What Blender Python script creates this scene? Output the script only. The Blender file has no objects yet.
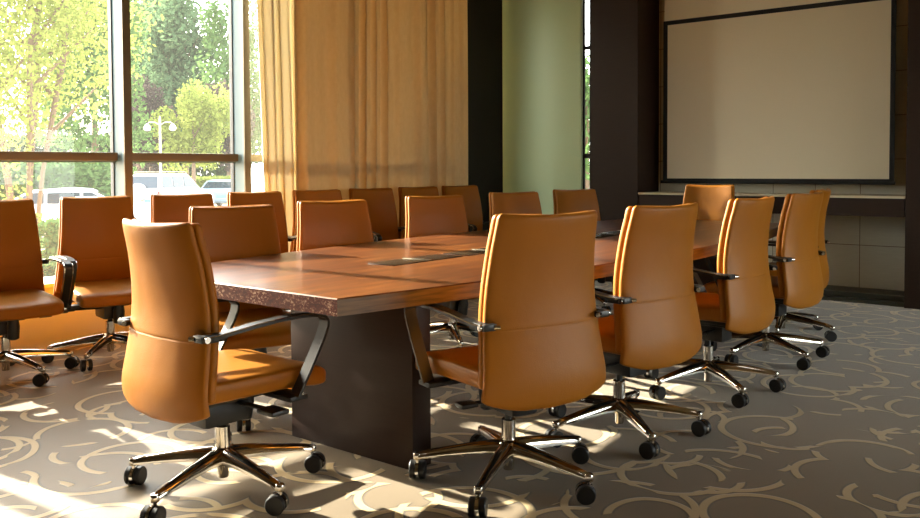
import bpy, bmesh, math, random
from mathutils import Vector, Matrix, Euler
R = math.radians
rnd = random.Random(7)
sc = bpy.context.scene
COL = sc.collection

# ---------------------------------------------------------------- camera
cam_data = bpy.data.cameras.new('camera'); cam = bpy.data.objects.new('camera', cam_data); COL.objects.link(cam)
FPX = 840.0; CAMZ = 1.18; YAW = math.atan((1126-460)/FPX); PITCH = R(2.0); ROLL = 0.005
cam_data.sensor_width = 36.0; cam_data.lens = FPX/920*36
cam_data.shift_y = -(259-(168.5+FPX*math.tan(PITCH)))/920
cam_data.clip_start = 0.05; cam_data.clip_end = 300
cam.matrix_world = Matrix.Translation((0, 0, CAMZ)) @ Matrix.Rotation(YAW, 4, 'Z') @ Matrix.Rotation(R(90)-PITCH, 4, 'X') @ Matrix.Rotation(-ROLL, 4, 'Z')
sc.camera = cam

# ---------------------------------------------------------------- world, sun, exposure
w = bpy.data.worlds.new('world'); sc.world = w; w.use_nodes = True
nt = w.node_tree; nt.nodes.clear()
sky = nt.nodes.new('ShaderNodeTexSky'); sky.sky_type = 'NISHITA'; sky.sun_disc = False
sky.sun_elevation = R(22); sky.sun_rotation = R(266); sky.air_density = 1.2; sky.dust_density = 4.0; sky.ozone_density = 1.0
bg = nt.nodes.new('ShaderNodeBackground'); bg.inputs[1].default_value = 2.5
mxw = nt.nodes.new('ShaderNodeMix'); mxw.data_type = 'RGBA'; mxw.inputs[0].default_value = 0.7
mxw.inputs[7].default_value = (4.7, 4.75, 4.6, 1)
ow = nt.nodes.new('ShaderNodeOutputWorld')
nt.links.new(sky.outputs[0], mxw.inputs[6]); nt.links.new(mxw.outputs[2], bg.inputs[0]); nt.links.new(bg.outputs[0], ow.inputs[0])

SUN_EL = 22.0; SUN_AZ = 4.2
sd = bpy.data.lights.new('sun', 'SUN'); sd.energy = 34.0; sd.color = (1.0, 0.92, 0.78); sd.angle = R(0.6)
so = bpy.data.objects.new('sun', sd); COL.objects.link(so)
dv = Vector((math.cos(R(SUN_AZ))*math.cos(R(SUN_EL)), math.sin(R(SUN_AZ))*math.cos(R(SUN_EL)), -math.sin(R(SUN_EL))))
so.rotation_euler = dv.to_track_quat('-Z', 'Y').to_euler(); so.location = (-20, 0, 12)

CEIL = 3.4
def add_fill_light(x, y, e):
    d = bpy.data.lights.new('fill_light', 'AREA'); d.shape = 'DISK'; d.size = 0.5; d.energy = e; d.color = (1.0, 0.93, 0.82)
    o = bpy.data.objects.new('fill_light', d); COL.objects.link(o); o.location = (x, y, CEIL-0.05)
FILL_LAMPS = [(0.6, 1.0, 3), (0.6, 4.0, 3), (-2.0, -1.2, 3)]  # weak out-of-view lamps, added to brighten the interior
for a in FILL_LAMPS: add_fill_light(*a)

vs = sc.view_settings
sc.display_settings.display_device = 'sRGB'
vs.view_transform = 'Standard'; vs.look = 'None'; vs.gamma = 1.0; vs.use_curve_mapping = False
vs.exposure = 0.0
sc.cycles.max_bounces = 10; sc.cycles.diffuse_bounces = 5; sc.cycles.glossy_bounces = 4; sc.cycles.transmission_bounces = 6
sc.cycles.transparent_max_bounces = 12; sc.cycles.sample_clamp_indirect = 6.0; sc.cycles.caustics_reflective = False; sc.cycles.caustics_refractive = False

# ---------------------------------------------------------------- materials
def lin(c): return tuple(((v/255)/12.92 if v/255 <= .04045 else ((v/255+.055)/1.055)**2.4) for v in c)+(1.0,)
class N:
    def __init__(s, name):
        s.m = bpy.data.materials.new(name); s.m.use_nodes = True; s.t = s.m.node_tree; s.t.nodes.clear()
        s.out = s.t.nodes.new('ShaderNodeOutputMaterial')
    def n(s, ty, ins=None, **kw):
        x = s.t.nodes.new(ty)
        for k, v in kw.items(): setattr(x, k, v)
        for k, v in (ins or {}).items():
            if hasattr(v, 'is_linked') or hasattr(v, 'links'): s.t.links.new(v, x.inputs[k])
            else: x.inputs[k].default_value = v
        return x
    def coord(s, scale=(1, 1, 1), rot=(0, 0, 0), loc=(0, 0, 0), obj=True):
        tc = s.n('ShaderNodeTexCoord') if obj else s.n('ShaderNodeNewGeometry')
        mp = s.n('ShaderNodeMapping', {0: tc.outputs['Object' if obj else 'Position'], 1: loc, 2: rot, 3: scale})
        return mp.outputs[0]
    def ramp(s, fac, stops):
        r = s.n('ShaderNodeValToRGB', {0: fac}); e = r.color_ramp.elements
        while len(e) < len(stops): e.new(0.5)
        for q, (p, c) in zip(e, stops): q.position = p; q.color = c if len(c) == 4 else tuple(c)+(1,)
        return r.outputs[0]
    def math(s, op, a, b=0.0, c=0.0): return s.n('ShaderNodeMath', {0: a, 1: b, 2: c}, operation=op).outputs[0]
    def mix(s, f, a, b): return s.n('ShaderNodeMix', {0: f, 6: a, 7: b}, data_type='RGBA').outputs[2]
    def bsdf(s, col, rough=0.5, metal=0.0, normal=None, coat=0.0, spec=0.5, croug=0.1):
        b = s.n('ShaderNodeBsdfPrincipled', {'Base Color': col, 'Roughness': rough, 'Metallic': metal, 'Coat Weight': coat, 'Coat Roughness': croug, 'Specular IOR Level': spec})
        if normal is not None: s.t.links.new(normal, b.inputs['Normal'])
        return b.outputs[0]
    def bump(s, h, st=0.3, d=0.002): return s.n('ShaderNodeBump', {'Strength': st, 'Distance': d, 'Height': h}).outputs[0]
    def noise(s, v, sc_=5.0, det=3.0, rough=0.5): return s.n('ShaderNodeTexNoise', {'Vector': v, 'Scale': sc_, 'Detail': det, 'Roughness': rough}).outputs[0]
    def done(s, sh): s.t.links.new(sh, s.out.inputs[0]); return s.m

def simple(name, c, rough=0.5, metal=0.0, bump=None, coat=0.0, var=0.0, spec=0.5):
    k = N(name); v = k.coord(); col = lin(c)
    if var:
        nz = k.noise(v, 6.0, 4.0); col = k.mix(nz, tuple(x*(1-var) for x in col[:3])+(1,), tuple(min(1, x*(1+var)) for x in col[:3])+(1,))
    nm = None
    if bump: nm = k.bump(k.noise(v, bump[0], 3.0), bump[1], 0.001)
    return k.done(k.bsdf(col, rough, metal, nm, coat, spec))

def leather_mat():
    k = N('tan_leather'); v = k.coord()
    big = k.noise(v, 3.0, 2.0); fine = k.n('ShaderNodeTexVoronoi', {'Vector': v, 'Scale': 260.0}).outputs[0]
    col = k.mix(big, lin((152, 94, 23)), lin((165, 105, 29)))
    h = k.math('ADD', k.math('MULTIPLY', fine, 0.3), k.math('MULTIPLY', k.noise(v, 16.0, 2.0), 1.6))
    return k.done(k.bsdf(col, 0.42, 0, k.bump(h, 0.25, 0.003), 0.0, 0.22))
LEATHER = leather_mat()
BLACK = simple('black_plastic', (20, 20, 21), 0.38, 0, (90, 0.15))
RUBBER = simple('black_rubber', (14, 14, 15), 0.45)
CHROME = simple('polished_chrome', (205, 200, 192), 0.09, 1.0)
ARMBLACK = simple('black_anodised_arm', (20, 20, 21), 0.4, 0.0)

def wood_top():
    k = N('walnut_tabletop'); v = k.coord((6.0, 0.55, 6.0))
    n1 = k.noise(v, 3.0, 6.0, 0.6); n2 = k.noise(k.coord((40, 1.2, 40)), 4.0, 3.0)
    f = k.math('ADD', k.math('MULTIPLY', n1, 0.7), k.math('MULTIPLY', n2, 0.3))
    col = k.ramp(f, [(0.3, lin((44, 21, 8))), (0.5, lin((90, 47, 15))), (0.7, lin((138, 82, 32)))])
    return k.done(k.bsdf(col, 0.30, 0, k.bump(n2, 0.08, 0.001), 0.2, 0.5, 0.12))
WOODTOP = wood_top()
def wood_edge():
    k = N('rough_table_edge'); v = k.coord((1, 1, 1.6))
    a = k.noise(v, 80.0, 4.0, 0.75); b = k.noise(v, 14.0, 3.0)
    s_ = k.math('ADD', k.math('MULTIPLY', a, 0.75), k.math('MULTIPLY', b, 0.25))
    col = k.ramp(s_, [(0.40, lin((52, 20, 10))), (0.55, lin((84, 36, 20))), (0.595, lin((150, 118, 92))), (0.70, lin((195, 172, 148)))])
    return k.done(k.bsdf(col, 0.6, 0, k.bump(a, 0.35, 0.003), 0, 0.1))
WOODEDGE = wood_edge()
def wood_side():
    k = N('walnut_side'); v = k.coord((2, 1.0, 14))
    a = k.noise(v, 6.0, 5.0)
    return k.done(k.bsdf(k.ramp(a, [(0.3, lin((66, 46, 26))), (0.7, lin((118, 86, 50)))]), 0.45))
WOODSIDE = wood_side()
def dark_wood(name, a, b, rough=0.4):
    k = N(name); v = k.coord((0.8, 0.8, 16)); n_ = k.noise(v, 9.0, 5.0, 0.65)
    return k.done(k.bsdf(k.mix(n_, lin(a), lin(b)), rough, 0, k.bump(n_, 0.15, 0.002), 0, 0.25))
DARKWOOD = dark_wood('dark_wall_veneer', (36, 26, 20), (54, 39, 30), 0.5)
BLACKWOOD = dark_wood('near_black_wood', (12, 9, 8), (18, 14, 11), 0.6)
PEDWOOD = dark_wood('dark_pedestal_wood', (40, 26, 19), (54, 36, 27), 0.4)
ALU = simple('pale_grey_aluminium', (92, 118, 128), 0.5, 0.0)
ALUFRONT = simple('brown_aluminium_cap', (104, 92, 66), 0.5, 0.2)
GASKET = simple('dark_gasket', (18, 22, 30), 0.6)
SILLMAT = simple('tan_wall_panel', (228, 218, 198), 0.6, 0, (30, 0.1), 0, 0.06)
CEILMAT = simple('cream_ceiling', (150, 138, 112), 0.85)
WALLMAT = simple('beige_wall', (120, 100, 72), 0.85, 0, (20, 0.1))
MARBLE = simple('cream_marble', (214, 204, 176), 0.25, 0, None, 0, 0.08)
BORDER = simple('black_screen_border', (10, 13, 14), 0.7)
SCREEN = simple('matte_screen_fabric', (238, 231, 206), 0.9)
STONE = simple('dark_plinth_stone', (60, 60, 50), 0.4)
METALGREY = simple('brushed_metal_lid', (150, 140, 120), 0.3, 0.9)
TROUGH = simple('dark_cable_lid', (52, 42, 32), 0.25, 0.3)

def tile_mat():
    k = N('stone_wall_tiles'); g = k.coord((1, 1, 1), (0, 0, 0), (0, 0, 0), False)
    sp = k.n('ShaderNodeSeparateXYZ', {0: g}); 
    def line(c, off):
        a = k.math('ADD', c, off); a = k.math('MODULO', a, 0.39); a = k.math('SUBTRACT', a, 0.195); a = k.math('ABSOLUTE', a)
        return k.math('GREATER_THAN', a, 0.192)
    j = k.math('MAXIMUM', line(sp.outputs[0], 8.13), line(sp.outputs[2], 0.705))
    nz = k.noise(k.coord((1, 1, 14), (0, 0, 0), (0, 0, 0), False), 8.0, 4.0)
    base = k.mix(nz, lin((196, 190, 166)), lin((216, 212, 190)))
    return k.done(k.bsdf(k.mix(j, base, lin((120, 98, 66))), 0.55, 0, k.bump(nz, 0.1, 0.003)))
TILES = tile_mat()
def green_mat():
    k = N('pale_green_frosted_glass'); nz = k.noise(k.coord((60, 60, 60)), 4.0, 2.0)
    return k.done(k.bsdf(k.mix(nz, lin((190, 214, 168)), lin((200, 222, 178))), 0.45))
GREEN = green_mat()
def carpet_mat():
    k = N('ring_pattern_carpet'); g = k.coord((1, 1, 1), (0, 0, 0), (0, 0, 0), False)
    wob = k.n('ShaderNodeTexNoise', {'Vector': g, 'Scale': 2.2, 'Detail': 1.0}).outputs[1]
    wv = k.n('ShaderNodeVectorMath', {0: wob, 1: (0.04, 0.04, 0.0)}, operation='MULTIPLY').outputs[0]
    gv = k.n('ShaderNodeVectorMath', {0: g, 1: wv}, operation='ADD').outputs[0]
    pats = []; darks = []
    for (off, cell, rad, wd, thr) in (((0.3, 0.1, 0), 0.46, 0.19, 0.017, 0.44), ((5.2, 3.7, 0), 0.60, 0.225, 0.017, 0.43), ((9.1, 1.3, 0), 0.42, 0.145, 0.016, 0.54)):
        v = k.n('ShaderNodeMapping', {0: gv, 1: off, 3: (1/cell, 1/cell, 0)}).outputs[0]
        vo = k.n('ShaderNodeTexVoronoi', {'Vector': v, 'Scale': 1.0, 'Randomness': 0.7}, voronoi_dimensions='2D')
        d = k.math('MULTIPLY', vo.outputs[0], cell)
        e = k.math('ABSOLUTE', k.math('SUBTRACT', d, rad))
        ring = k.n('ShaderNodeMapRange', {0: e, 1: wd, 2: wd*0.72, 3: 0.0, 4: 1.0}).outputs[0]
        m = k.noise(k.n('ShaderNodeMapping', {0: g, 1: (off[1], off[0], 0)}).outputs[0], 3.6, 1.0)
        mask = k.n('ShaderNodeMapRange', {0: m, 1: thr, 2: thr+0.01, 3: 0.0, 4: 1.0}).outputs[0]
        pats.append(k.math('MULTIPLY', ring, mask)); ring2 = k.n('ShaderNodeMapRange', {0: e, 1: wd+0.009, 2: wd+0.002, 3: 0.0, 4: 0.8}).outputs[0]; darks.append(k.math('MULTIPLY', ring2, mask))
    p = k.math('MAXIMUM', k.math('MAXIMUM', pats[0], pats[1]), pats[2])
    pd = k.math('MAXIMUM', k.math('MAXIMUM', darks[0], darks[1]), darks[2])
    fib = k.noise(g, 420.0, 2.0); fl = k.noise(g, 5.0, 3.0)
    base = k.mix(fl, lin((104, 86, 56)), lin((122, 102, 70)))
    base = k.mix(k.math('MULTIPLY', fib, 0.5), base, lin((84, 69, 45)))
    col = k.mix(pd, base, lin((62, 53, 40))); col = k.mix(p, col, lin((194, 171, 124)))
    h = k.math('ADD', k.math('MULTIPLY', p, 1.0), k.math('MULTIPLY', fib, 0.25))
    sh = k.bsdf(col, 0.45, 0, k.bump(h, 0.4, 0.005), 0, 0.5); bs = sh.node
    bs.inputs['Sheen Weight'].default_value = 0.45; bs.inputs['Sheen Roughness'].default_value = 0.35; bs.inputs['Sheen Tint'].default_value = (1.0, 0.93, 0.85, 1)
    return k.done(sh)
CARPET = carpet_mat()
def glass_mat(name, tint=(0.97, 0.985, 0.98, 1)):
    k = N(name); tr = k.n('ShaderNodeBsdfTransparent', {0: tint}); gl = k.n('ShaderNodeBsdfGlossy', {0: (1, 1, 1, 1), 1: 0.02})
    fr = k.n('ShaderNodeFresnel', {0: 1.45})
    veil = k.n('ShaderNodeBsdfTranslucent', {0: (0.9, 0.92, 0.9, 1)})  # translucent share that puts a hazy glare veil into the pane
    m0 = k.n('ShaderNodeMixShader', {0: 0.006, 1: tr.outputs[0], 2: veil.outputs[0]})
    m = k.n('ShaderNodeMixShader', {0: k.math('MULTIPLY', fr.outputs[0], 0.4), 1: m0.outputs[0], 2: gl.outputs[0]})
    return k.done(m.outputs[0])
GLASS = glass_mat('window_glass')
def curtain_mat(name, a, b, tr=0.35):
    k = N(name); v = k.coord((1, 1, 0.6)); nz = k.noise(v, 30.0, 3.0)
    col = k.mix(nz, lin(a), lin(b))
    d = k.n('ShaderNodeBsdfDiffuse', {0: col}); t = k.n('ShaderNodeBsdfTranslucent', {0: col})
    return k.done(k.n('ShaderNodeMixShader', {0: tr, 1: d.outputs[0], 2: t.outputs[0]}).outputs[0])
CURT = curtain_mat('golden_curtain_cloth', (204, 180, 138), (218, 196, 156), 0.13)
CURT2 = curtain_mat('cream_lining_cloth', (232, 222, 196), (238, 230, 206), 0.2)
def leaf_mat(name, a, b, tr=0.5):
    k = N(name); g = k.coord((1, 1, 1), (0, 0, 0), (0, 0, 0), False); nz = k.noise(g, 2.5, 3.0)
    col = k.mix(nz, lin(a), lin(b))
    d = k.n('ShaderNodeBsdfDiffuse', {0: col}); t = k.n('ShaderNodeBsdfTranslucent', {0: col})
    return k.done(k.n('ShaderNodeMixShader', {0: tr, 1: d.outputs[0], 2: t.outputs[0]}).outputs[0])
LEAF_Y = leaf_mat('yellow_green_leaves', (108, 122, 54), (138, 144, 78))
LEAF_G = leaf_mat('mid_green_leaves', (66, 94, 52), (98, 120, 72))
LEAF_B = leaf_mat('blue_green_leaves', (64, 88, 62), (92, 112, 82))
LEAF_P = leaf_mat('purple_brown_leaves', (60, 52, 50), (80, 70, 66), 0.3)
LEAF_D = leaf_mat('deep_green_leaves', (52, 70, 42), (70, 86, 54))
BARK = simple('grey_brown_bark', (100, 80, 62), 0.9, 0, (14, 0.4))
PAVE = simple('pale_paving', (146, 132, 110), 0.9, 0, None, 0, 0.08)
CARWHITE = simple('white_car_paint', (186, 188, 190), 0.25, 0, None, 0.5)
CARBLUE = simple('silver_blue_car_paint', (110, 128, 146), 0.3, 0.3, None, 0.5)
CARGLASS = simple('dark_car_glass', (30, 42, 54), 0.08, 0.2)
RED = simple('red_tail_lamp', (190, 30, 40), 0.3)
PLATE = simple('blue_number_plate', (90, 140, 200), 0.5)
LAMPWHITE = simple('white_lamp_globe', (236, 236, 230), 0.4)
POLE = simple('cream_lamp_post_paint', (150, 142, 124), 0.5)

# ---------------------------------------------------------------- mesh helpers
def mkobj(name, verts, faces, mats, parent=None, fm=None, smooth=40):
    me = bpy.data.meshes.new(name); me.from_pydata([tuple(v) for v in verts], [], faces)
    if not isinstance(mats, (list, tuple)): mats = [mats]
    for m in mats: me.materials.append(m)
    if fm: me.polygons.foreach_set('material_index', fm)
    me.update()
    if smooth:
        bm = bmesh.new(); bm.from_mesh(me); bmesh.ops.recalc_face_normals(bm, faces=bm.faces[:]); bm.to_mesh(me); bm.free()
        me.shade_smooth()
        if smooth < 180: me.set_sharp_from_angle(angle=R(smooth))
    o = bpy.data.objects.new(name, me); COL.objects.link(o)
    if parent: o.parent = parent
    return o
class MB:
    def __init__(s): s.v = []; s.f = []; s.m = []
    def add(s, verts, faces, mi=0, M=None):
        b = len(s.v)
        s.v += [tuple(M @ Vector(p)) if M else tuple(p) for p in verts]
        s.f += [tuple(b+i for i in f) for f in faces]; s.m += [mi]*len(faces)
    def box(s, x0, x1, y0, y1, z0, z1, mi=0, bev=0.0, M=None):
        if bev <= 0:
            vs_ = [(x, y, z) for z in (z0, z1) for y in (y0, y1) for x in (x0, x1)]
            s.add(vs_, [(0, 2, 3, 1), (4, 5, 7, 6), (0, 1, 5, 4), (2, 6, 7, 3), (0, 4, 6, 2), (1, 3, 7, 5)], mi, M); return
        bm = bmesh.new(); bmesh.ops.create_cube(bm, size=1.0)
        for v in bm.verts: v.co = ((x0+x1)/2+v.co.x*(x1-x0), (y0+y1)/2+v.co.y*(y1-y0), (z0+z1)/2+v.co.z*(z1-z0))
        bmesh.ops.bevel(bm, geom=bm.edges[:], offset=bev, segments=2, profile=0.6, affect='EDGES')
        bm.verts.index_update()
        s.add([v.co.copy() for v in bm.verts], [tuple(v.index for v in f.verts) for f in bm.faces], mi, M); bm.free()
    def rings(s, rings, mi=0, cap=True, closed=True, M=None):
        n = len(rings[0]); vs_ = [p for r in rings for p in r]; fs = []
        for i in range(len(rings)-1):
            for j in range(n if closed else n-1):
                k = (j+1) % n; fs.append((i*n+j, i*n+k, (i+1)*n+k, (i+1)*n+j))
        if cap: fs += [tuple(range(n)), tuple((len(rings)-1)*n+j for j in reversed(range(n)))]
        s.add(vs_, fs, mi, M)
    def lathe(s, prof, mi=0, seg=20, M=None):   # prof (r, z)
        s.rings([[(r*math.cos(2*math.pi*j/seg), r*math.sin(2*math.pi*j/seg), z) for j in range(seg)] for r, z in prof], mi, True, True, M)
    def tube(s, pts, rad, mi=0, seg=10, M=None):
        pts = [Vector(p) for p in pts]; rr = []
        up = Vector((0, 0, 1))
        for i, p in enumerate(pts):
            t = (pts[min(i+1, len(pts)-1)]-pts[max(i-1, 0)]).normalized()
            a = t.cross(up if abs(t.z) < 0.95 else Vector((1, 0, 0))).normalized(); b = a.cross(t)
            r = rad[i] if isinstance(rad, (list, tuple)) else rad
            rr.append([p+(a*math.cos(2*math.pi*j/seg)+b*math.sin(2*math.pi*j/seg))*r for j in range(seg)])
        s.rings(rr, mi, True, True, M)
    def build(s, name, mats, parent=None, smooth=40): return mkobj(name, s.v, s.f, mats, parent, s.m, smooth)
def empty(name, loc, rz=0.0):
    o = bpy.data.objects.new(name, None); COL.objects.link(o); o.location = loc; o.rotation_euler = (0, 0, rz); o.empty_display_size = 0.2; return o
def tag(o, label=None, cat=None, group=None, kind=None):
    if label: o['label'] = label
    if cat: o['category'] = cat
    if group: o['group'] = group
    if kind: o['kind'] = kind
    return o
def struct(name, b, mats, parent=None, smooth=0):
    o = b.build(name, mats, parent, smooth)
    if not parent: o['kind'] = 'structure'
    return o

# ---------------------------------------------------------------- room shell
GX = -5.66                 # glass plane
b = MB(); b.box(-5.66, 3.5, -3.0, 8.4, -0.1, 0.0); struct('floor', b, CARPET)
b = MB(); b.box(-5.9, 3.5, -3.0, 8.4, CEIL, CEIL+0.15); struct('ceiling', b, CEILMAT)
b = MB(); b.box(-5.9, 3.5, -3.15, -3.0, -0.1, CEIL+0.1); struct('wall_rear', b, WALLMAT)
RY0, RYW = 3.4, 0.85
b = MB(); b.box(3.5, 3.65, -3.0, RY0, -0.1, CEIL+0.1); b.box(3.5, 3.65, RY0+5*RYW, 8.4, -0.1, CEIL+0.1); b.box(3.5, 3.65, RY0, RY0+5*RYW, -0.1, 0.3); b.box(3.5, 3.65, RY0, RY0+5*RYW, 1.95, CEIL+0.1); struct('wall_right', b, WALLMAT)
for i in range(5):      # unseen windows added in the right-hand wall as fill light
    y0 = RY0+i*RYW; y1 = y0+RYW; root = empty('window_%d' % (21+i), (3.56, y0+RYW/2, 0.3)); root['kind'] = 'structure'
    m = MB(); m.box(3.5, 3.64, y0, y0+0.04, 0.3, 1.95); m.box(3.5, 3.64, y1-0.04, y1, 0.3, 1.95); m.box(3.54, 3.60, y0+0.04, y1-0.04, 0.3, 0.35); m.box(3.54, 3.60, y0+0.04, y1-0.04, 1.9, 1.95)
    o = m.build('window_frame', ALUFRONT, root, 0); o.location = -root.location
    m = MB(); m.box(3.566, 3.574, y0+0.04, y1-0.04, 0.35, 1.9); o = m.build('pane', GLASS, root, 0); o.location = -root.location
b = MB(); b.box(-5.80, -5.50, -3.0, 7.0, -0.6, 0.42); b.box(-5.84, -5.47, -3.0, 7.0, 0.42, 0.445)
struct('wall_left', b, SILLMAT)
b = MB(); b.box(-5.80, -5.50, -3.0, 0.085, 0.446, CEIL+0.1); struct('wall_left_rear', b, WALLMAT)
b = MB(); b.box(-5.80, -5.52, 0.086, 7.0, 3.2, CEIL+0.1); struct('trim_1', b, ALUFRONT)
# near-black column at the end of the glazing
b = MB(); b.box(-6.05, -5.53, 7.0, 7.85, -0.1, CEIL); struct('wall_corner', b, BLACKWOOD)
# pillar between glass strip and screen recess
b = MB(); b.box(-4.40, -3.86, 7.75, 8.40, 0, CEIL); struct('trim_2', b, DARKWOOD)
b = MB(); b.box(-1.43, 3.5, 7.75, 8.40, 0, CEIL); struct('wall_far_right', b, DARKWOOD)
b = MB(); b.box(-5.55, -4.57, 7.80, 7.84, 0, CEIL); struct('wall_far_left', b, BLACKWOOD)
b = MB(); b.box(-3.86, -1.43, 8.24, 8.40, 0, CEIL); struct('wall_screen_recess', b, TILES)
b = MB(); b.box(-3.86, -1.43, 7.90, 8.24, 0.0, 0.075); b.box(-3.86, -1.43, 7.80, 7.90, 0, 0.03); struct('baseboard_far', b, STONE)

# window bays
YS = [3.188+1.025*i for i in range(-3, 4)]     # mullion centres
for i in range(len(YS)):
    y0 = YS[i]; y1 = YS[i+1] if i+1 < len(YS) else 7.0
    root = empty('window_%d' % (i+1), (GX, (y0+y1)/2, 0.445)); root['kind'] = 'structure'
    def loc(o): o.location = -root.location; return o
    m = MB(); m.box(-5.69, -5.515, y0-0.028, y0+0.028, 0.445, 3.2, 0); m.box(-5.516, -5.50, y0-0.030, y0+0.030, 0.445, 3.2, 1)
    m.box(-5.68, -5.64, y0-0.036, y0+0.036, 0.445, 3.2, 2)
    loc(m.build('mullion', [ALU, ALUFRONT, GASKET], root, 0))
    m = MB(); m.box(-5.67, -5.57, y0+0.03, y1-0.04, 1.247, 1.305, 0, 0.006); m.box(-5.672, -5.60, y0+0.03, y1-0.04, 1.235, 1.248, 1)
    loc(m.build('transom', [ALUFRONT, ALU], root, 30))
    m = MB(); m.box(GX-0.004, GX+0.004, y0+0.03, y1-0.03, 0.445, 1.247); m.box(GX-0.004, GX+0.004, y0+0.03, y1-0.03, 1.305, 3.2)
    loc(m.build('pane', GLASS, root, 0))
# narrow glazed slit in the far wall
b = MB(); b.box(-4.505, -4.405, 7.805, 7.812, 0, CEIL); root = empty('window_20', (-4.45, 7.86, 0)); root['kind'] = 'structure'
o = b.build('pane', GLASS, root, 0); o.location = -root.location
b = MB(); b.box(-4.508, -4.490, 7.78, 7.803, 0, CEIL); b.box(-4.415, -4.402, 7.76, 7.803, 0, CEIL); b.box(-4.490, -4.415, 7.78, 7.803, 1.28, 1.33); b.box(-4.490, -4.415, 7.78, 7.803, 2.42, 2.46)
o = b.build('window_frame', BORDER, root, 0); o.location = -root.location

# green panel
b = MB(); b.box(-5.52, -4.51, 7.74, 7.795, 0.0, CEIL-0.005, 0, 0.004)
tag(b.build('glass_panel', GREEN), 'tall pale green frosted glass panel between the near-black column and the narrow window slit', 'panel')

# floating shelf
root = empty('wall_shelf', (-2.645, 7.75, 0.77)); tag(root, 'long dark wall shelf with a cream stone top under the projection screen', 'shelf')
b = MB(); b.box(-3.855, -1.435, 7.752, 8.235, 0.91, 0.93, 0, 0.003); o = b.build('shelf_top', MARBLE, root); o.location = -root.location; o['label'] = 'cream stone top'
b = MB(); b.box(-3.85, -1.44, 7.765, 8.235, 0.755, 0.909); o = b.build('shelf_body', DARKWOOD, root); o.location = -root.location

# projection screen
SY = 8.10
root = empty('projection_screen', (-2.65, SY, 1.0)); tag(root, 'large blank projection screen with black border hanging in the tiled recess', 'projection screen')
def off(o): o.location = -root.location; return o
b = MB(); b.box(-3.735, -1.60, SY, SY+0.004, 1.03, CEIL-0.13); o = off(b.build('screen_fabric', SCREEN, root, 0))
b = MB(); b.box(-3.745, -3.70, SY-0.004, SY-0.0005, 1.045, 2.675); b.box(-1.625, -1.585, SY-0.004, SY-0.0005, 1.045, 2.675)
b.box(-3.70, -1.625, SY-0.004, SY-0.0005, 2.632, 2.675); b.box(-3.70, -1.625, SY-0.004, SY-0.0005, 1.045, 1.068)
off(b.build('screen_border', BORDER, root, 0))
b = MB(); b.box(-3.77, -1.575, SY-0.018, SY+0.016, 1.018, 1.048, 0, 0.006); off(b.build('bottom_bar', BORDER, root))
b = MB(); b.box(-3.80, -1.50, SY-0.05, SY+0.07, CEIL-0.13, CEIL-0.005, 0, 0.01); off(b.build('screen_housing', LAMPWHITE, root))

# unseen lamps added as fill (bodies of the lights above)
for i, (x, y, e) in enumerate(FILL_LAMPS):
    b = MB(); b.lathe([(0.30, -0.045), (0.32, -0.045), (0.32, 0.0), (0.0, 0.0), (0.0, -0.02), (0.26, -0.02)][0:3]+[(0.001, 0.0)], 0, 32)
    o = b.build('fill_lamp', LAMPWHITE); o.location = (x, y, CEIL-0.001)
    tag(o, 'round white unseen lamp added on the ceiling for fill light', 'ceiling lamp', 'added fill lamps')

# ---------------------------------------------------------------- curtains
def curtain(y0, y1, x, amp, n, ph, mat, label, lean=0.0, name='curtain'):
    segs = int((y1-y0)*150); zs = [0.02+(CEIL-0.06-0.02)*k/14 for k in range(15)]
    vs_ = []; r2 = random.Random(int(ph*100)+5)
    fr = [r2.uniform(.7, 1.3) for _ in range(40)]
    for z in zs:
        t = z/CEIL
        for i in range(segs+1):
            u = i/segs; uu = u*n+0.35*math.sin(4.3*u*math.pi+ph)+0.2*math.sin(9.1*u+2*ph)+0.06*math.sin(3*t+5*u)
            cell = int(uu+50)-50; a = amp*(0.8+0.35*math.sin(u*17+ph)+0.25*math.sin(u*41+ph))
            q = 2*math.pi*uu+ph
            dx = a*(math.sin(q)+0.45*math.sin(2*q+0.9)+0.22*math.sin(3*q+2.0))*(0.8+0.2*(1-t))
            y = y0+(y1-y0)*u+0.030*math.cos(q+0.4)*min(1, 6*u, 6*(1-u))+0.010*math.sin(3*t+uu)
            y += lean*(1-u)*((1-t)**1.2 if z < 1.0 or True else 0)
            vs_.append((x+dx, y, z))
    m = segs+1
    fs = [(k*m+i, k*m+i+1, (k+1)*m+i+1, (k+1)*m+i) for k in range(14) for i in range(segs)]
    o = mkobj(name, vs_, fs, mat, None, None, 180)
    md = o.modifiers.new('thickness', 'SOLIDIFY'); md.thickness = 0.004
    return tag(o, label, 'curtain')
curtain(4.24, 4.66, -5.435, 0.02, 1.6, 0.4, CURT2, 'narrow pale cream curtain edge hanging next to the bright window', 0.10)
curtain(4.62, 6.90, -5.375, 0.026, 12, 1.3, CURT, 'wide golden pleated curtain reaching to the near-black corner column')

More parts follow.
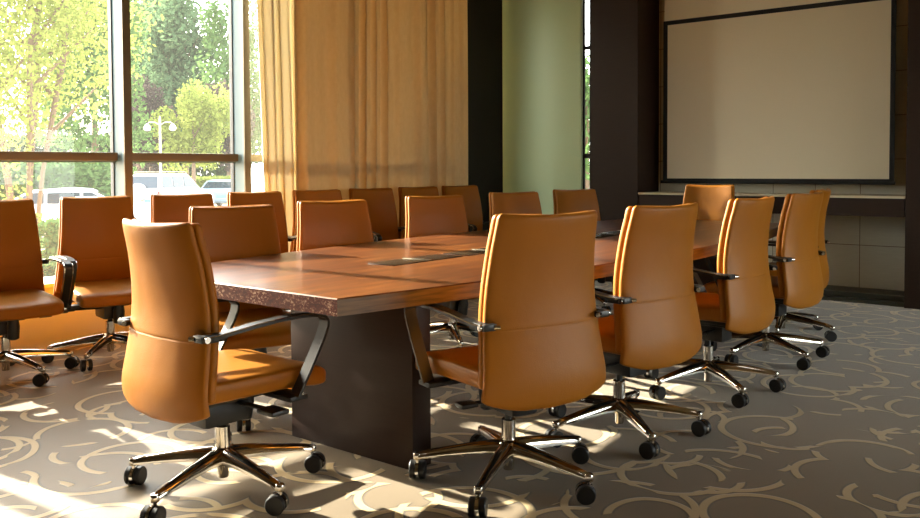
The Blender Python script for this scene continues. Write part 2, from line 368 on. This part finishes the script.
# ---------------------------------------------------------------- conference table
TCX, TCY, TL = -2.64, 4.25, 2.33
def hw(y): return 0.86-0.265*((y-TCY)/TL)**2
troot = empty('conference_table', (TCX, TCY, 0)); tag(troot, 'long boat-shaped walnut conference table on dark slab legs', 'table')
NSEG = 40; ZT, ZB = 0.75, 0.69; bv = 0.004
prof = []
ysq = [-TL+2*TL*i/NSEG for i in range(NSEG+1)]
outl = [(hw(TCY+y), y) for y in ysq]+[(-hw(TCY+y), y) for y in reversed(ysq)]
n = len(outl); b = MB()
def inset(p, d): return (p[0]-math.copysign(d, p[0]), p[1]-(d if p[1] > TL-1e-6 else (-d if p[1] < -TL+1e-6 else 0)))
rings_ = [[(*inset(p, 0.03), ZB) for p in outl], [(*p, ZB) for p in outl], [(*p, ZT-bv) for p in outl], [(*inset(p, bv), ZT) for p in outl]]
vs_ = [p for r_ in rings_ for p in r_]; fs = []; fm = []
for i in range(3):
    for j in range(n):
        k = (j+1) % n; fs.append((i*n+j, i*n+k, (i+1)*n+k, (i+1)*n+j))
        endf = outl[j][1] == outl[k][1]
        fm.append(0 if i == 2 else (1 if endf else 2))
fs.append(tuple(range(n))); fm.append(2); fs.append(tuple(3*n+j for j in range(n))); fm.append(0)
top = mkobj('tabletop', vs_, fs, [WOODTOP, WOODEDGE, WOODSIDE], troot, fm, 35)
for sy in (-1, 1):
    b = MB(); y0 = sy*1.775; b.box(-0.235, 0.48, min(sy*1.83, sy*1.72), max(sy*1.83, sy*1.72), 0, ZB-0.001, 0, 0.003)
    o = b.build('leg', PEDWOOD, troot)
b = MB(); b.box(-0.10, 0.10, -1.7, 1.7, 0.60, ZB-0.001, 0, 0.004); b.build('stretcher', PEDWOOD, troot)
# flush cable hatches along the middle
hy = 2.72
for i in range(6):
    b = MB(); y0 = hy+i*0.54-TCY
    b.box(-0.055, 0.105, y0, y0+0.50, ZT-0.0005, ZT+0.0035, 0, 0.001); b.box(-0.055, 0.105, y0+0.235, y0+0.262, ZT+0.003, ZT+0.006, 1, 0.001)
    b.build('cable_hatch', [TROUGH, METALGREY], troot)

# ---------------------------------------------------------------- office chair
def rr_ring(w, h, n_=28, e=4.0):      # superellipse ring (across, depth)
    out = []
    for j in range(n_):
        a = 2*math.pi*j/n_; c, s_ = math.cos(a), math.sin(a)
        out.append((math.copysign(abs(c)**(2/e), c)*w, math.copysign(abs(s_)**(2/e), s_)*h))
    return out
def back_w(t):                        # half width of the back, t 0 bottom .. 1 top
    base = 0.214+0.060*(1-t)
    if t < 0.045: base *= (1-0.11*((0.045-t)/0.045)**2.2)
    if t > 0.985: base *= 1-0.02*((t-0.985)/0.015)
    return base
ZB0, ZB1 = 0.345, 1.02
def back_x(t):
    P = [(0.0, -0.249), (0.06, -0.255), (0.15, -0.257), (0.3, -0.243), (0.45, -0.229), (0.6, -0.226), (0.8, -0.240), (1.0, -0.268)]
    for k in range(len(P)-1):
        if t <= P[k+1][0]+1e-9:
            (a, p1), (c, p2) = P[k], P[k+1]; p0 = P[max(k-1, 0)][1]; p3 = P[min(k+2, len(P)-1)][1]; u = (t-a)/(c-a)
            return 0.5*((2*p1)+(-p0+p2)*u+(2*p0-5*p1+4*p2-p3)*u*u+(-p0+3*p1-3*p2+p3)*u**3)
    return P[-1][1]
def back_loft(dx, half, wf, t0, t1, seams):
    m = MB(); rs = []
    ts = sorted(set([t0, t0+0.004, t0+0.012, t0+0.03, t1-0.02, t1-0.008, t1-0.002, t1]+[t0+(t1-t0)*i/34 for i in range(35)]+[s_+d for s_ in seams for d in (-0.009, -0.004, 0, 0.004, 0.009)]))
    for t in ts:
        e = min(t-t0, t1-t); k = 1.0 if e > 0.03 else (0.35+0.65*math.sqrt(max(0, 1-(1-e/0.03)**2)))
        sm = max([math.exp(-((t-s_)/0.004)**2) for s_ in seams] or [0])
        w_ = back_w(t)*wf-(1-k)*0.012-0.002*sm; h_ = half*k-0.0018*sm
        z = ZB0+(ZB1-ZB0)*t
        ring = []
        for (a, d) in rr_ring(w_, h_, 40, 5.0):
            s_ = a/0.25
            zz = z+(0.012*s_*s_ if t > 0.8 else 0)*(t-0.8)/0.2+0.032*abs(a/w_)**3*max(0, 1-t/0.25)**1.2
            ring.append((back_x(t)+dx+d+0.046*s_*s_*(0.7+0.3*t), a, zz))
        rs.append(ring)
    m.rings(rs); return m
def make_chair():
    root = empty('office_chair', (0, 0, 0))
    sh = back_loft(-0.018, 0.017, 1.0, 0.0, 1.0, [0.42]).build('back_shell', LEATHER, root, 60)
    pad = back_loft(0.016, 0.019, 0.985, 0.10, 0.995, [0.42]).build('backrest', LEATHER, root, 60)
    # seat
    m = MB(); rs = []
    xs = [-0.235+0.535*i/30 for i in range(31)]
    xs = sorted(set(xs+[-0.233, -0.228, -0.22, 0.298, 0.294, 0.285]))
    for x in xs:
        u = (x+0.235)/0.535; e0 = min(1, (x+0.235)/0.03); e1 = min(1, (0.30-x)/0.05)
        k0 = 0.4+0.6*math.sqrt(max(0, 1-(1-e0)**2)); k1 = 0.35+0.65*math.sqrt(max(0, 1-(1-e1)**2)); k = min(k0, k1)
        half = 0.041*k; zc = 0.437-0.020*max(0, (u-0.6)/0.4)**2+0.008*(1-u)
        wd = 0.232+0.018*u-0.03*(1-k1)-0.02*(1-k0)
        ring = []
        for (a, d) in rr_ring(wd, half, 40, 5.0):
            s_ = a/0.25; ring.append((x, a, zc+d+(0.010*s_*s_ if d > 0 else 0)))
        rs.append(ring)
    m.rings(rs); m.build('seat', LEATHER, root, 60)
    # armrests
    path = [(-0.225, .648), (-0.190, .652), (-0.14, .660), (-0.06, .669), (0.05, .676), (0.14, .676), (0.21, .671), (0.242, .662), (0.257, .646), (0.255, .622), (0.238, .585), (0.200, .520), (0.160, .455), (0.128, .405), (0.116, .385)]
    for sgn in (1, -1):
        m = MB(); pts = [Vector((p[0], 0, p[1])) for p in path]
        verts = []; fcs = []; mm = []
        for i, p in enumerate(pts):
            t = (pts[min(i+1, len(pts)-1)]-pts[max(i-1, 0)]).normalized(); nrm = Vector((-t.z, 0, t.x))
            f_ = i/(len(pts)-1); hwid = 0.024-0.006*max(0, 1-i/3); th = 0.0065
            yc = 0.280 if i > 2 else 0.264+0.008*i
            q = [(-hwid, -th), (-hwid, th*0.6), (-hwid+0.004, th), (hwid-0.004, th), (hwid, th*0.6), (hwid, -th)]
            for (yy, nn) in q: pp = p+nrm*nn; verts.append((pp.x, sgn*yc+yy, pp.z))
        for i in range(len(pts)-1):
            for j in range(6):
                k = (j+1) % 6; fcs.append((i*6+j, i*6+k, (i+1)*6+k, (i+1)*6+j)); mm.append(1 if j in (1, 3) else 0)
        fcs += [tuple(range(6)), tuple((len(pts)-1)*6+j for j in range(6))]; mm += [1, 1]
        m.v = verts; m.f = fcs; m.m = mm
        arm = m.build('armrest', [ARMBLACK, CHROME], root, 30)
        # bracket clamped to the back
        m = MB(); m.box(-0.240, -0.165, sgn*0.263-0.016, sgn*0.263+0.016, 0.632, 0.660, 0, 0.006)
        m.box(-0.256, -0.232, sgn*0.248-0.028, sgn*0.248+0.028, 0.634, 0.658, 0, 0.007)
        m.tube([(-0.262, sgn*0.214, 0.646), (-0.252, sgn*0.232, 0.646)], 0.009, 1, 10)
        Mx = Matrix.Translation((-0.238, sgn*0.279, 0.646)) @ Matrix.Rotation(R(90), 4, 'X')
        m.lathe([(0.011, -0.005), (0.011, 0.005)], 1, 14, Mx)
        m.build('arm_bracket', [BLACK, CHROME], arm)
        # lower foot of the arm, under the seat
        m = MB(); m.box(0.08, 0.16, min(sgn*0.12, sgn*0.298), max(sgn*0.12, sgn*0.298), 0.374, 0.392, 0, 0.005)
        m.tube([(0.14, sgn*0.285, 0.392), (0.14, sgn*0.285, 0.405)], 0.010, 1, 10)
        m.build('arm_foot', [BLACK, CHROME], arm)
    # mechanism
    m = MB(); m.box(-0.16, 0.13, -0.085, 0.085, 0.355, 0.395, 0, 0.012); m.box(-0.11, 0.08, -0.060, 0.060, 0.272, 0.36, 0, 0.018)
    m.box(-0.17, -0.02, -0.13, 0.13, 0.376, 0.394, 0, 0.006)
    mech = m.build('tilt_mechanism', BLACK, root)
    m = MB(); m.tube([(0.03, -0.05, 0.345), (0.03, -0.23, 0.352)], 0.009, 0, 8); m.box(-0.010, 0.065, -0.315, -0.22, 0.343, 0.362, 0, 0.008)
    m.build('adjustment_lever', BLACK, mech); m = MB()
    m.tube([(-0.06, 0.05, 0.335), (-0.06, 0.20, 0.338)], 0.007, 0, 8); m.box(-0.09, -0.035, 0.19, 0.26, 0.330, 0.347, 0, 0.007)
    m.build('adjustment_lever', BLACK, mech)
    m = MB(); Mx = Matrix.Translation((0.115, 0.02, 0.325)) @ Matrix.Rotation(R(8), 4, 'Y')
    m.lathe([(0.022, -0.075), (0.032, -0.068), (0.034, 0.0), (0.026, 0.045)], 0, 16, Mx); m.build('tension_knob', BLACK, mech)
    # gas lift
    m = MB(); m.lathe([(0.019, 0.045), (0.021, 0.05), (0.021, 0.150), (0.027, 0.151), (0.027, 0.235), (0.024, 0.238), (0.0145, 0.2385)], 0, 20); m.lathe([(0.0145, 0.2385), (0.0145, 0.292)], 1, 16)
    m.build('gas_lift', [CHROME, BLACK], root)
    # base: five spokes in one casting
    m = MB(); m.lathe([(0.034, 0.095), (0.040, 0.100), (0.040, 0.150), (0.034, 0.158), (0.028, 0.160)], 0, 24)
    for k in range(5):
        Mx = Matrix.Rotation(2*math.pi*k/5, 4, 'Z'); rs = []
        for i in range(13):
            u = i/12; r = 0.025+0.33*u; zt = 0.158-0.054*u**1.3; w_ = 0.030-0.014*u; d_ = 0.050-0.028*u
            if i == 12: w_ *= .7; zt -= 0.004
            rs.append([(r, -w_, zt-d_), (r, -w_*1.0, zt-d_*0.45), (r, -w_*0.55, zt-0.003), (r, 0, zt+0.002), (r, w_*0.55, zt-0.003), (r, w_, zt-d_*0.45), (r, w_, zt-d_), (r, 0, zt-d_*0.8)])
        m.rings(rs, 0, True, True, Mx)
        Mt = Mx @ Matrix.Translation((0.346, 0, 0)); m.lathe([(0.014, 0.078), (0.016, 0.082), (0.016, 0.100), (0.013, 0.104)], 0, 14, Mt)
    base = m.build('base', CHROME, root, 50)
    for k in range(5):
        m = MB()
        for sy in (-1, 1):
            Mx = Matrix.Translation((-0.012, sy*0.0185, 0.0345)) @ Matrix.Rotation(R(90), 4, 'X')
            m.lathe([(0.020, -0.0115), (0.031, -0.0115), (0.0345, -0.008), (0.0345, 0.008), (0.031, 0.0115), (0.020, 0.0115)], 0, 22, Mx)
        # hood
        rs = []
        for i in range(9):
            a = R(200-25*i-10); rs.append([(-0.012+0.037*math.cos(a), yy, 0.0345+0.037*math.sin(a)) for yy in (-0.006, 0.006)]+[(-0.012+0.024*math.cos(a), yy, 0.0345+0.024*math.sin(a)) for yy in (0.006, -0.006)])
        m.rings(rs, 1); m.tube([(0, 0, 0.045), (0, 0, 0.082)], 0.0075, 1, 10)
        m.tube([(-0.012, -0.022, 0.0345), (-0.012, 0.022, 0.0345)], 0.013, 1, 12)
        c = m.build('caster', [RUBBER, CHROME], base)
        a = 2*math.pi*k/5; c.location = (0.346*math.cos(a), 0.346*math.sin(a), 0.0005); c.rotation_euler = (0, 0, a+[0.6, 2.4, -1.1, 1.5, 3.3][k])
    return root
def kids(o): return [c for c in COL.objects if c.parent == o]
def copy_tree(o, parent=None):
    c = o.copy(); COL.objects.link(c)
    if parent: c.parent = parent
    for ch in kids(o): copy_tree(ch, c)
    return c
proto = make_chair(); first = [True]
G = 'tan leather office chairs in the meeting room'
def chair(x, y, face, basea, label, group, dz=0.0):
    if first[0]: c = proto; first[0] = False
    else: c = copy_tree(proto)
    c.location = (x, y, 0); c.rotation_euler = (0, 0, R(face))
    for k in kids(c):
        if k.name.startswith('base'): k.rotation_euler = (0, 0, R(basea-face))
        elif not k.name.startswith('gas'): k.location.z = dz
    return tag(c, label, 'chair', group)
# right-hand side of the table (near to far)
GT = 'tan chairs around the conference table'; GW = 'tan chairs lined up along the window wall'
chair(-2.60, 1.86, 88, -3, 'tan leather swivel chair at the near head of the table, sunlit, its back towards us', GT, -0.02)
chair(-1.81, 2.57, 160, 0, 'tan leather swivel chair in the centre foreground, nearest on the right side of the table', GT)
chair(-1.75, 3.34, 168, -40, 'tan swivel chair second along the right side, behind the centre foreground chair', GT)
chair(-1.72, 4.28, 175, -40, 'tan swivel chair third along the right side, its left back edge brightly lit', GT)
chair(-1.73, 5.22, 174, -32, 'tan swivel chair fourth along the right side, seen nearly edge-on before the tiled wall', GT)
chair(-1.88, 6.02, 186, -6, 'tan swivel chair farthest along the right side, partly behind the edge-on chair', GT)
chair(-2.87, 6.92, 270, 20, 'tan chair at the far head of the table, facing us below the projection screen', GT)
for (x, y, fc, lb) in [(-3.37, 2.57, -20, 'tan chair nearest on the window side of the table, behind the foreground head chair'),
                       (-3.45, 3.34, -20, 'tan chair second on the window side of the table'),
                       (-3.49, 4.31, -22, 'tan chair third on the window side of the table, in front of the curtain end'),
                       (-3.49, 5.26, -22, 'tan chair fourth on the window side of the table, at the green panel'),
                       (-3.52, 6.22, -22, 'tan chair farthest on the window side of the table')]:
    chair(x, y, fc, 30, lb, GT, -0.03)
WL = ['tan chair against the window wall, nearest in its row and beyond the left border', 'tan chair by the window, cut by the left border, its seat and arm showing',
      'tan chair by the window left of the foreground head chair, under the first mullion', 'tan chair back by the window in front of the white off-road car',
      'tan chair back by the window in front of the second mullion', 'shaded tan chair in the wall row just right of the pale curtain edge',
      'shaded tan wall-row chair in the gap between the second and third window-side table chairs', 'shaded tan wall-row chair before the golden curtain, just behind the third window-side table chair',
      'shaded tan chair last in the wall row, beside the near-black column']
for i in range(9):
    chair(-4.98, 1.48+0.63*i, -12, (12, 8, -51, 20, 5, 30, 10, 40, 0)[i], WL[i], GW, -0.015)

# ---------------------------------------------------------------- outdoors
GZ = -0.75
b = MB(); b.box(-90, -5.80, -40, 90, GZ-0.2, GZ); b.box(-5.80, 30, 8.45, 90, GZ-0.2, GZ); b.box(3.70, 30, -40, 8.45, GZ-0.2, GZ); struct('ground', b, PAVE)
def ray(px, d):     # ground position seen in picture column px at forward distance d
    r = (px-460)/FPX*d; return (r*math.cos(YAW)-d*math.sin(YAW), r*math.sin(YAW)+d*math.cos(YAW))
def leaves(cx, cy, cz, rx, ry, rz, n_, size, seed, boxy=False):
    r = random.Random(seed); vs_ = []; fs = []
    lobes = [(r.uniform(-.55, .55), r.uniform(-.55, .55), r.uniform(-.6, .6), r.uniform(.35, .6)) for _ in range(12)]
    while len(fs) < n_:
        if boxy: p = Vector((r.uniform(-1, 1), r.uniform(-1, 1), r.uniform(-1, 1)))
        else:
            l = r.choice(lobes); q = Vector((r.gauss(0, 1), r.gauss(0, 1), r.gauss(0, 1))).normalized()*(r.random()**0.5)*l[3]
            p = Vector((l[0], l[1], l[2]))+q
        c = Vector((cx+p.x*rx, cy+p.y*ry, cz+p.z*rz))
        a = Vector((r.gauss(0, 1), r.gauss(0, 1), r.gauss(0, 1))).normalized(); bb = a.orthogonal().normalized(); s_ = size*r.uniform(.6, 1.3)
        i = len(vs_); vs_ += [c-a*s_, c-bb*s_*.45, c+a*s_, c+bb*s_*.45]; fs.append((i, i+1, i+2, i+3))
    return vs_, fs
def tree(px, d, h, rx, rz, n_, size, mat, label, seed, stems=1, name='tree', z0=None, cat='tree', y_off=0):
    x, y = ray(px, d); root = empty(name, (x, y+y_off, GZ)); tag(root, label, cat)
    zc = h-rz*0.9
    v, f = leaves(0, 0, zc, rx, rx, rz, n_, size, seed); mkobj('foliage', v, f, mat, root, None, 0)
    m = MB(); r = random.Random(seed+1)
    for k in range(stems):
        a = 2*math.pi*k/max(1, stems)+r.uniform(-.3, .3); sp = 0.0 if stems == 1 else 0.34
        m.tube([(0.12*math.cos(a)*(stems > 1), 0.12*math.sin(a)*(stems > 1), 0), (sp*math.cos(a), sp*math.sin(a), h*0.25), (sp*2.2*math.cos(a)+r.uniform(-.1, .1), sp*2.2*math.sin(a), h*0.55), (sp*3.2*math.cos(a+.3), sp*3.2*math.sin(a+.3), h*0.85)], [0.05+0.012*h*(stems == 1), 0.042+0.01*h*(stems == 1), 0.03+0.005*h, 0.012], 0, 8)
        for q in range(5):
            zq = h*(0.35+0.1*q); aa = r.uniform(0, 6.28); m.tube([(sp*1.5*math.cos(a), sp*1.5*math.sin(a), zq), (sp*1.5*math.cos(a)+rx*.45*math.cos(aa), sp*1.5*math.sin(a)+rx*.45*math.sin(aa), zq+h*.16)], [0.022+.003*h, 0.01], 0, 6)
    m.build('trunk', BARK, root); return root
tree(24, 16, 7.6, 2.5, 3.3, 15000, 0.058, LEAF_Y, 'yellow-green multi-stemmed tree filling the left window pane', 3, 5)
tree(-70, 42, 12, 4.2, 5.4, 6000, 0.24, LEAF_G, 'tall green tree at far left behind the multi-stemmed tree', 4)
tree(96, 43, 13, 3.0, 6.0, 10000, 0.17, LEAF_G, 'tall green tree behind the right edge of the left window pane', 5)
tree(140, 68, 17, 3.6, 8.4, 11000, 0.24, LEAF_B, 'tall blue-green tree behind the street lamp', 6)
tree(186, 62, 17.6, 3.6, 8.4, 11000, 0.24, LEAF_B, 'tall blue-green tree at top centre of the right window pane', 7)
tree(240, 57, 14.0, 2.8, 6.4, 7000, 0.2, LEAF_G, 'green tree at the right edge of the right window pane', 8)
tree(152, 54, 8.4, 2.2, 3.8, 7000, 0.15, LEAF_P, 'purple-brown tree left of the street lamp post', 9)
tree(229, 52, 7.2, 1.5, 3.0, 3500, 0.18, LEAF_P, 'purple-brown tree at the right of the light green small tree', 10)
tree(194, 43, 6.4, 2.1, 2.5, 6000, 0.12, LEAF_Y, 'small light green tree with a pale trunk behind the cars', 11)
tree(585, 16, 4.6, 1.4, 2.0, 2500, 0.1, LEAF_G, 'green tree seen through the narrow window slit', 12)
def hedge(px0, px1, d, h, th, mat, n_, size, label, seed, name='hedge'):
    x0, y0 = ray(px0, d); x1, y1 = ray(px1, d); L = math.hypot(x1-x0, y1-y0)
    v, f = leaves(0, 0, h/2, L/2, th/2, h/2, n_, size, seed, True)
    o = mkobj(name, v, f, mat, None, None, 0); o.location = ((x0+x1)/2, (y0+y1)/2, GZ); o.rotation_euler = (0, 0, math.atan2(y1-y0, x1-x0))
    tag(o, label, 'hedge' if name == 'hedge' else 'shrub')
hedge(-60, 118, 30, 2.3, 1.2, LEAF_G, 9000, 0.12, 'tall green hedge behind the white estate car', 20)
hedge(118, 236, 48.5, 1.5, 1.4, LEAF_Y, 8000, 0.14, 'yellow-green hedge along the far side of the car park', 21)
hedge(-40, 245, 74, 5, 1.5, LEAF_D, 12000, 0.3, 'long dark green hedge at the back of the grounds', 24)
hedge(46, 76, 13.2, 1.15, 0.8, LEAF_G, 3000, 0.06, 'clipped green shrub to the right of the stems of the near tree', 22, 'shrub')
hedge(-30, 30, 14.2, 1.2, 0.8, LEAF_Y, 4000, 0.06, 'yellow-green shrub at the foot of the near tree', 23, 'shrub')
hedge(38, 60, 12.0, 0.6, 0.7, LEAF_D, 1600, 0.05, 'low dark green planting outside the left window', 25, 'shrub')

def car(px, d, ang, paint, label, suv=True, dz=0):
    x, y = ray(px, d); root = empty('car', (x, y, GZ+dz), R(ang)); tag(root, label, 'car')
    L = 2.25; W = 0.9
    if suv: body = [(-L, .45), (-L, 1.05), (-L+.08, 1.12), (L-1.0, 1.05), (L-.15, .92), (L, .7), (L, .4)]; roof = [(-L+.06, 1.1), (-L+.28, 1.72), (-L+.6, 1.78), (0.2, 1.76), (1.15, 1.06)]
    else: body = [(-L, .4), (-L, .88), (-L+.1, .98), (L-1.0, .92), (L-.2, .78), (L, .6), (L, .35)]; roof = [(-L+.35, .96), (-L+1.1, 1.38), (-.2, 1.44), (.35, 1.40), (1.2, .94)]
    def extr(pr, w0, w1, bot):
        m = MB(); pts = [(pr[0][0], bot)]+pr+[(pr[-1][0], bot)]
        zs = [p[1] for p in pr]; lo, hi = min(zs), max(zs)
        def wd(z): return w0+(w1-w0)*max(0, (z-lo))/(hi-lo+1e-6)
        rs = [[(px_, s_*wd(z_), z_) for px_, z_ in pts] for s_ in (-1, -.96, .96, 1)]
        m.rings(rs); return m
    m = extr(body, W, W*.95, .3); o = m.build('car_body', paint, root); bvm = o.modifiers.new('bevel', 'BEVEL'); bvm.width = 0.05; bvm.segments = 3; bvm.limit_method = 'ANGLE'
    m = extr(roof, W*.92, W*.76, .9); o = m.build('cabin', paint, root); bvm = o.modifiers.new('bevel', 'BEVEL'); bvm.width = 0.05; bvm.segments = 3; bvm.limit_method = 'ANGLE'
    # glazing
    m = MB(); r0, r1 = roof[0], roof[1]; ht = roof[2][1]
    def zr(z): return W*.92+(W*.76-W*.92)*(z-roof[0][1])/(ht-roof[0][1])
    za, zb = roof[0][1]+.06, ht-.12
    xa = lambda z: r0[0]+(r1[0]-r0[0])*min(1, (z-r0[1])/(r1[1]-r0[1]))
    m.add([(xa(za)-.012, -.7, za), (xa(za)-.012, .7, za), (xa(zb)-.012, .6, zb), (xa(zb)-.012, -.6, zb)], [(0, 1, 2, 3)])
    f0, f1 = roof[-1], roof[-2]; xf = lambda z: f0[0]+(f1[0]-f0[0])*(z-f0[1])/(f1[1]-f0[1])
    m.add([(xf(za)+.012, -.7, za), (xf(za)+.012, .7, za), (xf(zb)+.012, .6, zb), (xf(zb)+.012, -.6, zb)], [(0, 3, 2, 1)])
    for s_ in (-1, 1):
        segs = [(xa(za)+.22, xa(za)+1.0), (xa(za)+1.08, xa(za)+1.9), (xa(za)+1.98, xf(za)-.15)]
        for (p, q) in segs:
            q2 = min(q, xf(zb)-.1); p2 = max(p, xa(zb)+.08)
            if q2 <= p2: continue
            m.add([(p, s_*(zr(za)+.012), za), (q, s_*(zr(za)+.012), za), (q2, s_*(zr(zb)+.012), zb), (p2, s_*(zr(zb)+.012), zb)], [(0, 1, 2, 3) if s_ < 0 else (3, 2, 1, 0)])
    o = m.build('car_windows', CARGLASS, root, 0); md = o.modifiers.new('t', 'SOLIDIFY'); md.thickness = 0.01; md.offset = 0
    for s_ in (-1, 1):
        m = MB(); zt = body[1][1]; m.box(-L-.02, -L+.12, s_*.80-.07, s_*.80+.07, zt-.30, zt-.02, 0, 0.02); m.build('tail_lamp', RED, root)
        for xw in (-1.35, 1.35):
            m = MB(); Mx = Matrix.Translation((xw, s_*.80, .33)) @ Matrix.Rotation(R(90), 4, 'X'); m.lathe([(.2, -.11), (.33, -.10), (.33, .10), (.2, .11)], 0, 24, Mx); m.lathe([(.19, -.115), (.19, .115)], 1, 16, Mx); m.build('wheel', [RUBBER, METALGREY], root)
    m = MB(); m.box(-L-.05, -L+.05, -.85, .85, .38, .55, 0, .03); m.build('bumper', paint, root)
    m = MB(); m.box(-L-.065, -L-.045, -.55, -.15, .56, .68); m.build('number_plate', PLATE, root)
    if suv:
        m = MB(); Mx = Matrix.Translation((-L-.10, .12, .98)) @ Matrix.Rotation(R(90), 4, 'Y'); m.lathe([(.2, -.12), (.34, -.10), (.38, -.06), (.38, .08), (.34, .1)], 0, 28, Mx); m.build('spare_wheel_cover', paint, root)
        for s_ in (-1, 1):
            m = MB(); m.tube([(-L+.45, s_*.66, 1.80), (-L+.5, s_*.66, 1.85), (0.1, s_*.66, 1.84), (.2, s_*.66, 1.79)], .018, 0, 8); m.build('roof_rail', METALGREY, root)
car(171, 38, 116, CARWHITE, 'white off-road car with a covered spare wheel on its tail, outside the right window pane', True)
car(78, 24, 58, CARWHITE, 'low white estate car behind the white cabinet, outside the left window pane', False)
car(227, 43.5, 128, CARBLUE, 'silver-blue saloon car at the right edge of the right window pane', False)
x, y = ray(86, 15); b = MB(); b.box(-.17, .17, -.17, .17, 0, 1.42, 0, .01); b.box(-.18, .18, -.18, .18, 1.42, 1.46, 0, .01)
o = b.build('utility_cabinet', LAMPWHITE); o.location = (x, y, GZ); o.rotation_euler = (0, 0, YAW+.3); tag(o, 'plain white cabinet standing outside in front of the white estate car', 'cabinet')
x, y = ray(161, 33); root = empty('street_lamp', (x, y, GZ), YAW); tag(root, 'cream double-armed street lamp outside the right window pane', 'street lamp')
b = MB(); b.lathe([(.12, 0), (.10, .3), (.055, .35), (.045, 3.9), (.02, 4.05)], 0, 12)
b.tube([(-.5, 0, 3.72), (-.42, 0, 3.80), (-.2, 0, 3.80), (0, 0, 3.68)], .025, 0, 8); b.tube([(.5, 0, 3.72), (.42, 0, 3.80), (.2, 0, 3.80), (0, 0, 3.68)], .025, 0, 8); b.build('lamp_post', POLE, root)
for s_ in (-1, 1):
    b = MB(); b.lathe([(.03, 3.74), (.09, 3.68), (.13, 3.58), (.12, 3.50), (.05, 3.46)], 0, 16); o = b.build('lamp_globe', LAMPWHITE, root); o.location = (s_*.5, 0, 0)
